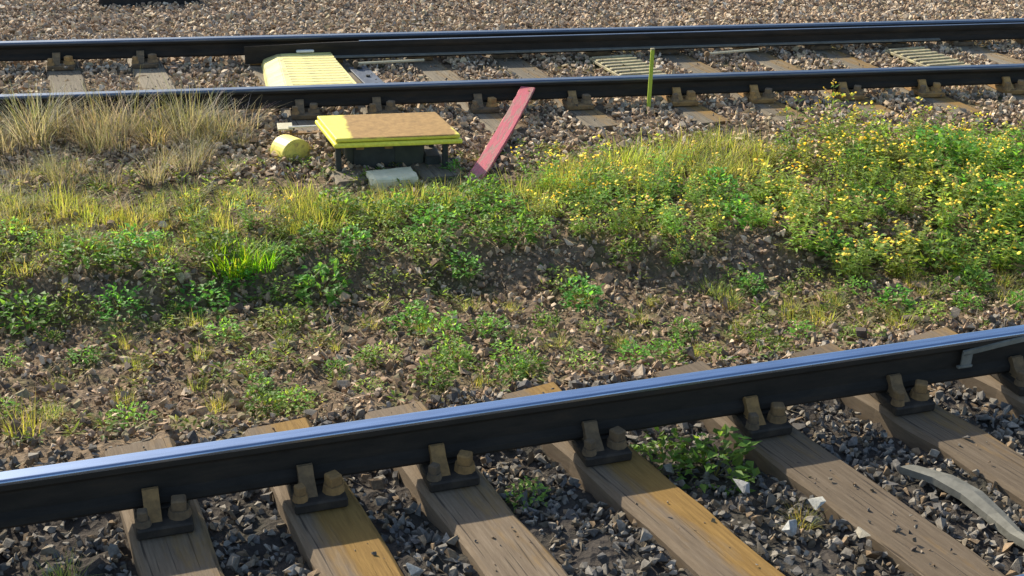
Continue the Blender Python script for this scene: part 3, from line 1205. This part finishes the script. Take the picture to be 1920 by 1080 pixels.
LEAF_F = np.array([[0, 2, 1], [0, 3, 2], [1, 2, 4], [2, 3, 4]])


class Veg:
    def __init__(self):
        self.V, self.F, self.C, self.n = [], [], [], 0

    def add(self, V, F, C):
        self.V.append(V)
        self.F.append(F + self.n)
        self.C.append(C)
        self.n += len(V)

    def leaves(self, base, direc, length, width, droop, col):
        P = leaf_batch(base, direc, length, width, droop)
        n = len(P)
        F = (LEAF_F[None] + (np.arange(n) * 5)[:, None, None]).reshape(-1, 3)
        self.add(P.reshape(-1, 3), F, np.repeat(col, 5, 0))

    def blades(self, base, direc, length, width, bend, col, seg=3):
        n = len(base)
        d = direc / np.linalg.norm(direc, axis=1)[:, None]
        side = np.cross(d, np.array([0, 0, 1.0]))
        side /= np.maximum(np.linalg.norm(side, axis=1)[:, None], 1e-4)
        hd = d.copy()
        hd[:, 2] = 0
        hd /= np.maximum(np.linalg.norm(hd, axis=1)[:, None], 1e-4)
        rows = []
        for i in range(seg + 1):
            t = i / seg
            c = base + d * (length * t)[:, None] + hd * (bend * length * t * t)[:, None]
            c[:, 2] -= bend * length * t * t * 0.55
            w = width * (1 - 0.85 * t) * 0.5
            rows += [c - side * w[:, None], c + side * w[:, None]]
        P = np.stack(rows, 1)
        k = 2 * (seg + 1)
        f = []
        for i in range(seg):
            a = 2 * i
            f += [[a, a + 1, a + 3], [a, a + 3, a + 2]]
        F = (np.array(f)[None] + (np.arange(n) * k)[:, None, None]).reshape(-1, 3)
        self.add(P.reshape(-1, 3), F, np.repeat(col, k, 0))

    def mesh(self, name, mat):
        me = np_mesh(name, np.concatenate(self.V), np.concatenate(self.F), False, np.concatenate(self.C))
        me.materials.append(mat)
        return me


def cols(n, base, var=0.25, r=rng):
    base = np.array(base)
    return np.clip(base[None] * r.uniform(1 - var, 1 + var, (n, 1)) * r.uniform(0.9, 1.1, (n, 3)), 0, 1)


def sph(n, r, lo=0.1, hi=1.0):
    a = r.uniform(0, 2 * math.pi, n)
    z = r.uniform(lo, hi, n)
    h = np.sqrt(np.maximum(0, 1 - z * z))
    return np.stack([h * np.cos(a), h * np.sin(a), z], -1)


def flower_weed(seed, H=0.34, spread=0.15, stems=9, green=(.065, .13, .022)):
    """branching weed with narrow leaves and flat yellow flower heads"""
    r = np.random.default_rng(seed)
    g, fl = Veg(), Veg()
    for s in range(stems):
        a = r.uniform(0, 6.28)
        b0 = np.array([math.cos(a), math.sin(a), 0]) * r.uniform(0, spread * .35)
        lean = np.array([math.cos(a) * r.uniform(.1, .6), math.sin(a) * r.uniform(.1, .6), 1.0])
        lean /= np.linalg.norm(lean)
        h = H * r.uniform(.55, 1.05)
        g.blades(b0[None], lean[None], np.array([h]), np.array([.006]), np.array([.05]), cols(1, (.09, .11, .03), .2, r), 2)
        k = 15
        t = np.linspace(.05, .95, k) + r.uniform(-.03, .03, k)
        base = b0 + lean * (h * t)[:, None]
        dirs = sph(k, r, -.05, .6)
        g.leaves(base, dirs, r.uniform(.035, .085, k) * (1.15 - .5 * t), r.uniform(.012, .022, k), r.uniform(0, .4, k),
                 cols(k, green, .35, r))
        nf = r.integers(0, 6)
        tip = b0 + lean * h
        c = tip + r.normal(0, .020, (nf, 3)) * np.array([1, 1, .45])
        for q in c:
            m = 6
            rad = r.uniform(.006, .012)
            ang = np.arange(m) / m * 6.283 + r.uniform(0, 1)
            tilt = r.normal(0, .3, 2)
            ring = np.stack([np.cos(ang) * rad, np.sin(ang) * rad, np.cos(ang) * rad * tilt[0] + np.sin(ang) * rad * tilt[1]], -1)
            V = np.concatenate([q[None] + [[0, 0, .004]], q + ring, q[None] - [[0, 0, .008]]])
            F = np.array([[0, 1 + i, 1 + (i + 1) % m] for i in range(m)] + [[m + 1, 1 + (i + 1) % m, 1 + i] for i in range(m)])
            colr = (.64, .56, .07) if r.random() < .88 else (.40, .30, .10)
            fl.add(V, F, np.repeat(cols(1, colr, .2, r), len(V), 0))
    return g.mesh('foliage', M_LEAF), fl.mesh('flower', M_PETAL)


def leafy_weed(seed, H=0.2, spread=.16, n=120, green=(.06, .15, .02), lw=.03):
    r = np.random.default_rng(seed)
    g = Veg()
    d = sph(n, r, .0, 1)
    rad = r.uniform(.25, 1, n) ** .6
    base = d * np.stack([np.full(n, spread), np.full(n, spread), np.full(n, H)], -1) * rad[:, None]
    ld = d * .7 + r.normal(0, .5, (n, 3))
    ld[:, 2] = np.abs(ld[:, 2]) * .6
    g.leaves(base, ld, r.uniform(.6, 1.3, n) * lw * 1.7, r.uniform(.6, 1.2, n) * lw, r.uniform(0, .5, n), cols(n, green, .4, r))
    ns = 14
    sd = sph(ns, r, .3, 1)
    st = Veg()
    st.blades(np.zeros((ns, 3)), sd, r.uniform(.5, .95, ns) * H, np.full(ns, .005), np.full(ns, .1), cols(ns, (.08, .09, .03), .2, r), 2)
    return g.mesh('foliage', M_LEAF), st.mesh('stem', M_LEAF)


def grass_veg(seed, H=.28, spread=.08, n=90, col=(.37, .34, .24), mix=(.19, .20, .085), mixp=.3, w=.005, lean=.5):
    r = np.random.default_rng(seed)
    g = Veg()
    a = r.uniform(0, 6.28, n)
    rr = np.sqrt(r.uniform(0, 1, n)) * spread
    base = np.stack([np.cos(a) * rr, np.sin(a) * rr, np.zeros(n) - .01], -1)
    a2 = a + r.normal(0, .8, n)
    ln = np.abs(r.normal(0, lean, n))
    d = np.stack([np.cos(a2) * ln, np.sin(a2) * ln, np.ones(n)], -1)
    c = np.where((r.random(n) < mixp)[:, None], cols(n, mix, .3, r), cols(n, col, .3, r))
    g.blades(base, d, H * r.uniform(.45, 1.1, n), w * r.uniform(.7, 1.4, n), r.uniform(.05, .6, n), c, 3)
    return g


FW = [flower_weed(s, H, sp, st, gr) for s, H, sp, st, gr in (
    (1, .32, .17, 11, (.17, .27, .065)), (2, .26, .16, 10, (.20, .29, .075)), (3, .36, .16, 10, (.15, .25, .06)),
    (4, .24, .18, 12, (.23, .30, .09)))]
LW = [leafy_weed(s, H, sp, n, gr, lw) for s, H, sp, n, gr, lw in (
    (11, .17, .17, 130, (.13, .25, .05), .030), (12, .13, .15, 120, (.18, .29, .065), .024),
    (13, .21, .15, 140, (.11, .22, .045), .032), (14, .11, .17, 130, (.21, .30, .08), .020))]
DG = [grass_veg(s, H, sp, n) for s, H, sp, n in ((21, .30, .10, 120), (22, .24, .11, 110), (23, .34, .08, 110))]
GG = [grass_veg(s, H, sp, n, (.19, .23, .06), (.32, .29, .14), .4) for s, H, sp, n in
      ((31, .20, .10, 110), (32, .16, .11, 110))]
LG = grass_veg(41, .22, .10, 170, (.13, .30, .018), (.24, .32, .035), .2, .007, .3)
GG_ME = [v.mesh('blades', M_LEAF) for v in GG]
LG_ME = LG.mesh('blades', M_LEAF)

def gz(x, y):
    return float(ground_z(np.array([x]), np.array([y]))[0])


def plant(kind, x, y, s, label, group=None, z=None):
    loc = (x, y, gz(x, y) if z is None else z)
    rz = random.uniform(0, 6.28)
    root = empty({'flower': 'flowering_weed', 'leafy': 'leafy_weed'}.get(kind, 'grass_tuft'), loc, rz)
    if kind == 'flower':
        parts = (('foliage', random.choice(FW)[0]),)
        k = random.randrange(len(FW))
        parts = (('foliage', FW[k][0]), ('flower', FW[k][1]))
    elif kind == 'leafy':
        k = random.randrange(len(LW))
        parts = (('foliage', LW[k][0]), ('stem', LW[k][1]))
    else:
        parts = (('blades', LG_ME if kind == 'lime' else random.choice(GG_ME)),)
    for nm, me in parts:
        link(nm, me, None, root)['kind'] = 'stuff'
    root.scale = (s, s, s * random.uniform(.85, 1.12))
    root.rotation_euler = (random.uniform(-.1, .1), random.uniform(-.1, .1), rz)
    tag(root, label, 'weed' if kind in ('flower', 'leafy') else 'grass', group)
    return root


SWARD = {}


def sow(kind, x, y, s):
    """add one tuft to the uncounted grass of its kind"""
    src = random.choice(DG if kind == 'dry' else GG)
    acc = SWARD.setdefault(kind, Veg())
    a = random.uniform(0, 6.28)
    m = np.array([[math.cos(a), -math.sin(a), 0], [math.sin(a), math.cos(a), 0], [0, 0, random.uniform(.85, 1.15)]]) * s
    V = np.concatenate(src.V) @ m.T + np.array([x, y, gz(x, y)])
    C = np.concatenate(src.C) * random.uniform(.75, 1.2) * np.array([random.uniform(.9, 1.1), 1, random.uniform(.85, 1.2)])
    acc.add(V, np.concatenate(src.F), np.clip(C, 0, 1))


PLACED = []


def fill(kind, poly, n, smin, smax, label, group, sep=.16):
    """spread n plants inside a polygon of ground, keeping them a little apart"""
    poly = np.array(poly)
    x0, y0 = poly.min(0)
    x1, y1 = poly.max(0)
    got = tries = 0
    while got < n and tries < n * 40:
        tries += 1
        x, y = random.uniform(x0, x1), random.uniform(y0, y1)
        ins = False
        j = len(poly) - 1
        for i in range(len(poly)):
            if (poly[i, 1] > y) != (poly[j, 1] > y) and x < (poly[j, 0] - poly[i, 0]) * (y - poly[i, 1]) / (poly[j, 1] - poly[i, 1]) + poly[i, 0]:
                ins = not ins
            j = i
        if not ins or any((x - a) ** 2 + (y - b) ** 2 < sep * sep for a, b in PLACED):
            continue
        PLACED.append((x, y))
        if kind in ('dry', 'green'):
            sow(kind, x, y, random.uniform(smin, smax))
        else:
            plant(kind, x, y, random.uniform(smin, smax), label(x, y) if callable(label) else label, group)
        got += 1


def right_zone(what):
    def f(x, y):
        if 2.9 < x <= 5.6 and y < 6.35:
            return what + ' at the very foot of the dense green band' + (', left end' if x < 4.2 else ', right end')
        if x > 5.6:
            return what + ' at the far right of the dense green band'
        if y > 7.5:
            return what + ' along the back edge of the dense green band, nearest the far track'
        if y < 6.7:
            return what + ' along the shaded front edge of the dense green band'
        return what + (' in the heart of the dense green band' if x > 4.2 else ' at the left end of the dense green band')
    return f


def front_zone(what):
    def f(x, y):
        where = ('below the left half of' if x < 0.85 else 'below the right half of' if x < 1.25 else 'between the red plank foot and')
        return what + ' ' + where + ' the rusty-topped machine' + (', at the front' if y < 6.9 else '')
    return f


def middle_zone(what):
    def f(x, y):
        where = 'left' if x < 2.05 else 'middle' if x < 2.5 else 'right'
        return what + ' at the ' + where + ' of the patch below the lime stake' + (', by the hollow' if y < 6.85 else '')
    return f


def left_zone(x, y):
    if x < -0.75:
        return 'green leafy weed at the left edge of the photo, in the straggling row'
    if y > 6.65:
        return 'green leafy weed at the back of the straggling row at the left'
    return 'green leafy weed at the front of the straggling row, beside the lime grass clumps'


fill('flower', [(2.9, 7.2), (3.9, 8.0), (7.6, 7.85), (7.8, 5.85), (4.0, 5.9), (2.9, 6.2)], 105, .75, 1.2,
     right_zone('yellow-flowered weed'), 'yellow-flowered weeds at the right', .20)
fill('leafy', [(3.0, 7.0), (4.0, 7.9), (7.6, 7.8), (7.8, 5.95), (4.1, 5.95), (3.0, 6.25)], 95, .8, 1.4,
     right_zone('green leafy weed'), 'leafy weeds at the right', .12)
fill('flower', [(1.65, 7.3), (2.2, 7.55), (2.9, 7.5), (2.9, 6.6), (2.4, 6.4), (1.75, 6.45)], 18, .65, .95,
     middle_zone('yellow-flowered weed'), 'yellow-flowered weeds in the middle', .18)
fill('leafy', [(1.65, 7.2), (2.9, 7.4), (2.9, 6.6), (2.4, 6.4), (1.75, 6.45)], 14, .7, 1.0,
     middle_zone('green leafy weed'), 'leafy weeds in the middle', .14)
fill('green', [(1.6, 7.3), (2.2, 7.7), (3.4, 8.1), (3.4, 7.5), (2.6, 7.2), (1.7, 6.8)], 34, .8, 1.2, None, None, .12)
fill('leafy', [(0.5, 7.15), (1.6, 7.35), (1.8, 6.6), (0.6, 6.6)], 24, .65, .95,
     front_zone('green leafy weed'), 'leafy weeds in front of the machine', .15)
fill('flower', [(0.6, 7.1), (1.6, 7.3), (1.7, 6.8), (0.7, 6.8)], 5, .6, .8,
     front_zone('low yellow-flowered weed'), 'flowering weeds in front of the machine', .15)
fill('green', [(0.2, 7.3), (0.75, 7.3), (1.4, 7.4), (1.4, 7.1), (0.2, 6.9)], 18, .6, .9, None, None, .11)
fill('leafy', [(-1.8, 6.95), (0.1, 6.85), (0.6, 6.75), (0.4, 6.3), (-1.8, 6.15)], 36, .55, 1.0,
     left_zone, 'leafy weeds at the left', .17)
fill('flower', [(-0.4, 7.1), (0.6, 7.1), (0.6, 6.6), (-0.4, 6.6)], 9, .6, .8,
     'thin flowering weed left of the middle, behind the lime grass clump', 'flowering weeds left of the middle', .18)
fill('green', [(-1.9, 7.6), (0.4, 7.5), (0.5, 6.7), (-1.9, 6.3)], 46, .5, .95, None, None, .11)
fill('dry', [(-1.9, 8.9), (-0.05, 8.9), (0.1, 8.4), (-0.1, 7.4), (-1.9, 7.4)], 26, .5, .85, None, None, .13)
fill('dry', [(-2.2, 8.93), (0.02, 8.9), (0.0, 8.5), (-2.2, 8.5)], 20, 1.0, 1.35, None, None, .09)
fill('dry', [(-2.2, 8.75), (-0.05, 8.75), (-0.1, 8.3), (-2.2, 8.3)], 12, .8, 1.1, None, None, .11)
fill('dry', [(-1.9, 7.4), (0.7, 7.4), (0.7, 6.6), (-1.9, 6.6)], 14, .45, .7, None, None, .1)
fill('green', [(0.28, 7.25), (0.5, 7.25), (0.5, 6.95), (0.28, 6.95)], 6, .9, 1.15, None, None, .07)
fill('green', [(2.4, 6.15), (6.5, 6.2), (6.5, 5.6), (2.4, 5.4)], 30, .4, .7, None, None, .12)
fill('green', [(-2, 6.1), (2.4, 6.1), (2.4, 5.1), (-2, 5.1)], 26, .3, .5, None, None, .2)
fill('leafy', [(2.4, 6.2), (5.2, 6.3), (5.2, 5.5), (2.6, 5.4)], 14, .4, .7,
     'small leafy weed on the gravel behind the near rail at the right', 'small weeds behind the near rail', .16)
def mid_zone(x, y):
    where = 'left of centre' if x < 0.6 else ('at the centre' if x < 1.7 else 'right of centre')
    return 'low bright green weed on the brown gravel ' + where + (', near the shaded hollow' if y > 5.7 else ', close behind the near rail')


fill('leafy', [(-1.6, 6.1), (3.2, 6.1), (3.2, 5.35), (2.0, 5.2), (-1.6, 5.0)], 34, .35, .7,
     mid_zone, 'low weeds on the brown gravel', .22)
for kind, nm, lab in (('dry', 'dry_grass', 'straw-coloured dry grass in front of the far track at the left'),
                      ('green', 'grass', 'short yellowish green grass scattered along the strip between the tracks')):
    tag(link(nm, SWARD[kind].mesh(nm, M_DRY if kind == 'dry' else M_LEAF)), lab, None, None, 'stuff')

# plants one can point to
for k, x, y, s, lab in (
        ('lime', -0.08, 6.52, 1.05, 'bright lime green grass clump left of the dark shaded hollow'),
        ('lime', 0.06, 6.56, .9, 'smaller lime green grass clump just right of the brightest one'),
        ('leafy', 0.12, 6.02, .85, 'bright green weed on brown gravel, left of centre above the near rail'),
        ('leafy', 0.78, 5.88, .75, 'bright green weed on brown gravel left of centre, first of two'),
        ('leafy', 0.93, 5.72, .8, 'bright green weed just below and right of the first of two on brown gravel'),
        ('leafy', 0.94, 5.40, .6, 'small green weed on brown gravel near the middle of the near rail'),
        ('leafy', 0.16, 5.05, .85, 'bright green weed right behind the near rail, left of centre'),
        ('leafy', 0.03, 5.10, .6, 'small green weed beside the bright one behind the near rail'),
        ('leafy', 1.68, 6.25, .9, 'tall bright green weed in the shaded hollow at the centre'),
        ('leafy', 1.72, 6.03, .8, 'bright green weed in front of the shaded hollow at the centre'),
        ('leafy', 1.15, 6.42, .7, 'dark green weed inside the shaded hollow, left of centre'),
        ('leafy', 2.05, 6.38, .65, 'dark green weed inside the shaded hollow, right of the tall bright weed'),
        ('leafy', 0.72, 6.40, .7, 'dark green weed at the left end of the shaded hollow'),
        ('leafy', 2.62, 6.12, .7, 'fresh green weed right of the shaded hollow'),
        ('leafy', 1.80, 4.22, 1.1, 'bright green weed under the near rail between orange-sided and grey sleepers'),
        ('leafy', 1.62, 4.37, .8, 'small green sprig climbing the near rail beside the bright green weed'),
        ('leafy', 1.02, 4.20, .6, 'small dark green weed between the second and third sleepers from bottom left'),
        ('green', 1.99, 3.80, .45, 'thin grass sprig beside the large flat pale stone'),
        ('green', -0.70, 3.92, .6, 'mossy grass tuft at the bottom left corner below the near rail'),
        ('leafy', 1.95, 5.28, .6, 'green weed right of centre behind the near rail'),
        ('leafy', 2.15, 5.25, .55, 'low green weed behind the near rail beside a sleeper end'),
        ('leafy', 0.52, 5.50, .5, 'small green weed alone on brown gravel between two larger ones'),
        ('leafy', 1.15, 5.15, .5, 'small green weed close behind the near rail, at the centre'),
        ('green', -0.95, 5.05, .8, 'grass tuft at the left edge just above the near rail'),
        ('flower', 2.30, 6.28, .6, 'yellow-flowered sprig in the shaded hollow right of centre'),
        ('leafy', 1.30, 7.72, .5, 'dark green weed in the shade under the rusty-topped machine')):
    plant(k, x, y, s, lab)


# low ground cover: rosettes and moss-like leaves between the stones
def ground_cover():
    g = Veg()
    n = 1100
    x = rng.uniform(-2.5, 7.5, n * 3)
    y = rng.uniform(4.9, 8.2, n * 3)
    u = -math.sin(NEAR_YAW) * x + math.cos(NEAR_YAW) * (y - NEAR_D)
    p = (lump(x * .8 + 2, y * 1.1) > -0.1) * .5 + .15 + .35 * smooth(6.3, 6.8, y)
    k = (u > .55) & (rng.random(len(x)) < p) & ~in_foot(x, y, .03)
    x, y = x[k], y[k]
    for a, b in zip(x, y):
        m = rng.integers(7, 16)
        zb = gz(a, b) + .012
        d = sph(m, rng, .05, .75)
        base = np.array([a, b, zb]) + d * rng.uniform(.0, .04, (m, 1))
        tone = [(.13, .22, .05), (.17, .22, .06), (.10, .16, .04), (.21, .21, .08)][rng.integers(0, 4)]
        g.leaves(base, d, rng.uniform(.02, .055, m), rng.uniform(.010, .020, m), rng.uniform(0, .4, m), cols(m, tone, .3))
    o = link('ground_cover', g.mesh('ground_cover', M_LEAF))
    tag(o, 'low scattered green leaves creeping over the gravel', None, None, 'stuff')


ground_cover()


def litter():
    g = Veg()
    n = 900
    x, y = rng.uniform(-2.5, 7.5, n), rng.uniform(4.6, 9.0, n)
    k = ~in_foot(x, y, .02)
    x, y = x[k], y[k]
    n = len(x)
    a = rng.uniform(0, 6.28, n)
    base = np.stack([x, y, ground_z(x, y) + rng.uniform(.01, .025, n)], -1)
    d = np.stack([np.cos(a), np.sin(a), rng.uniform(-.05, .25, n)], -1)
    g.blades(base, d, rng.uniform(.04, .16, n), rng.uniform(.003, .007, n), rng.uniform(0, .3, n), cols(n, (.36, .30, .19), .35), 2)
    tag(link('litter', g.mesh('litter', M_DRY)), 'dead straw and stalks lying on the gravel', None, None, 'stuff')


litter()
print('objects', len(bpy.data.objects), 'tris', sum(len(o.data.polygons) for o in bpy.data.objects if o.type == 'MESH'))
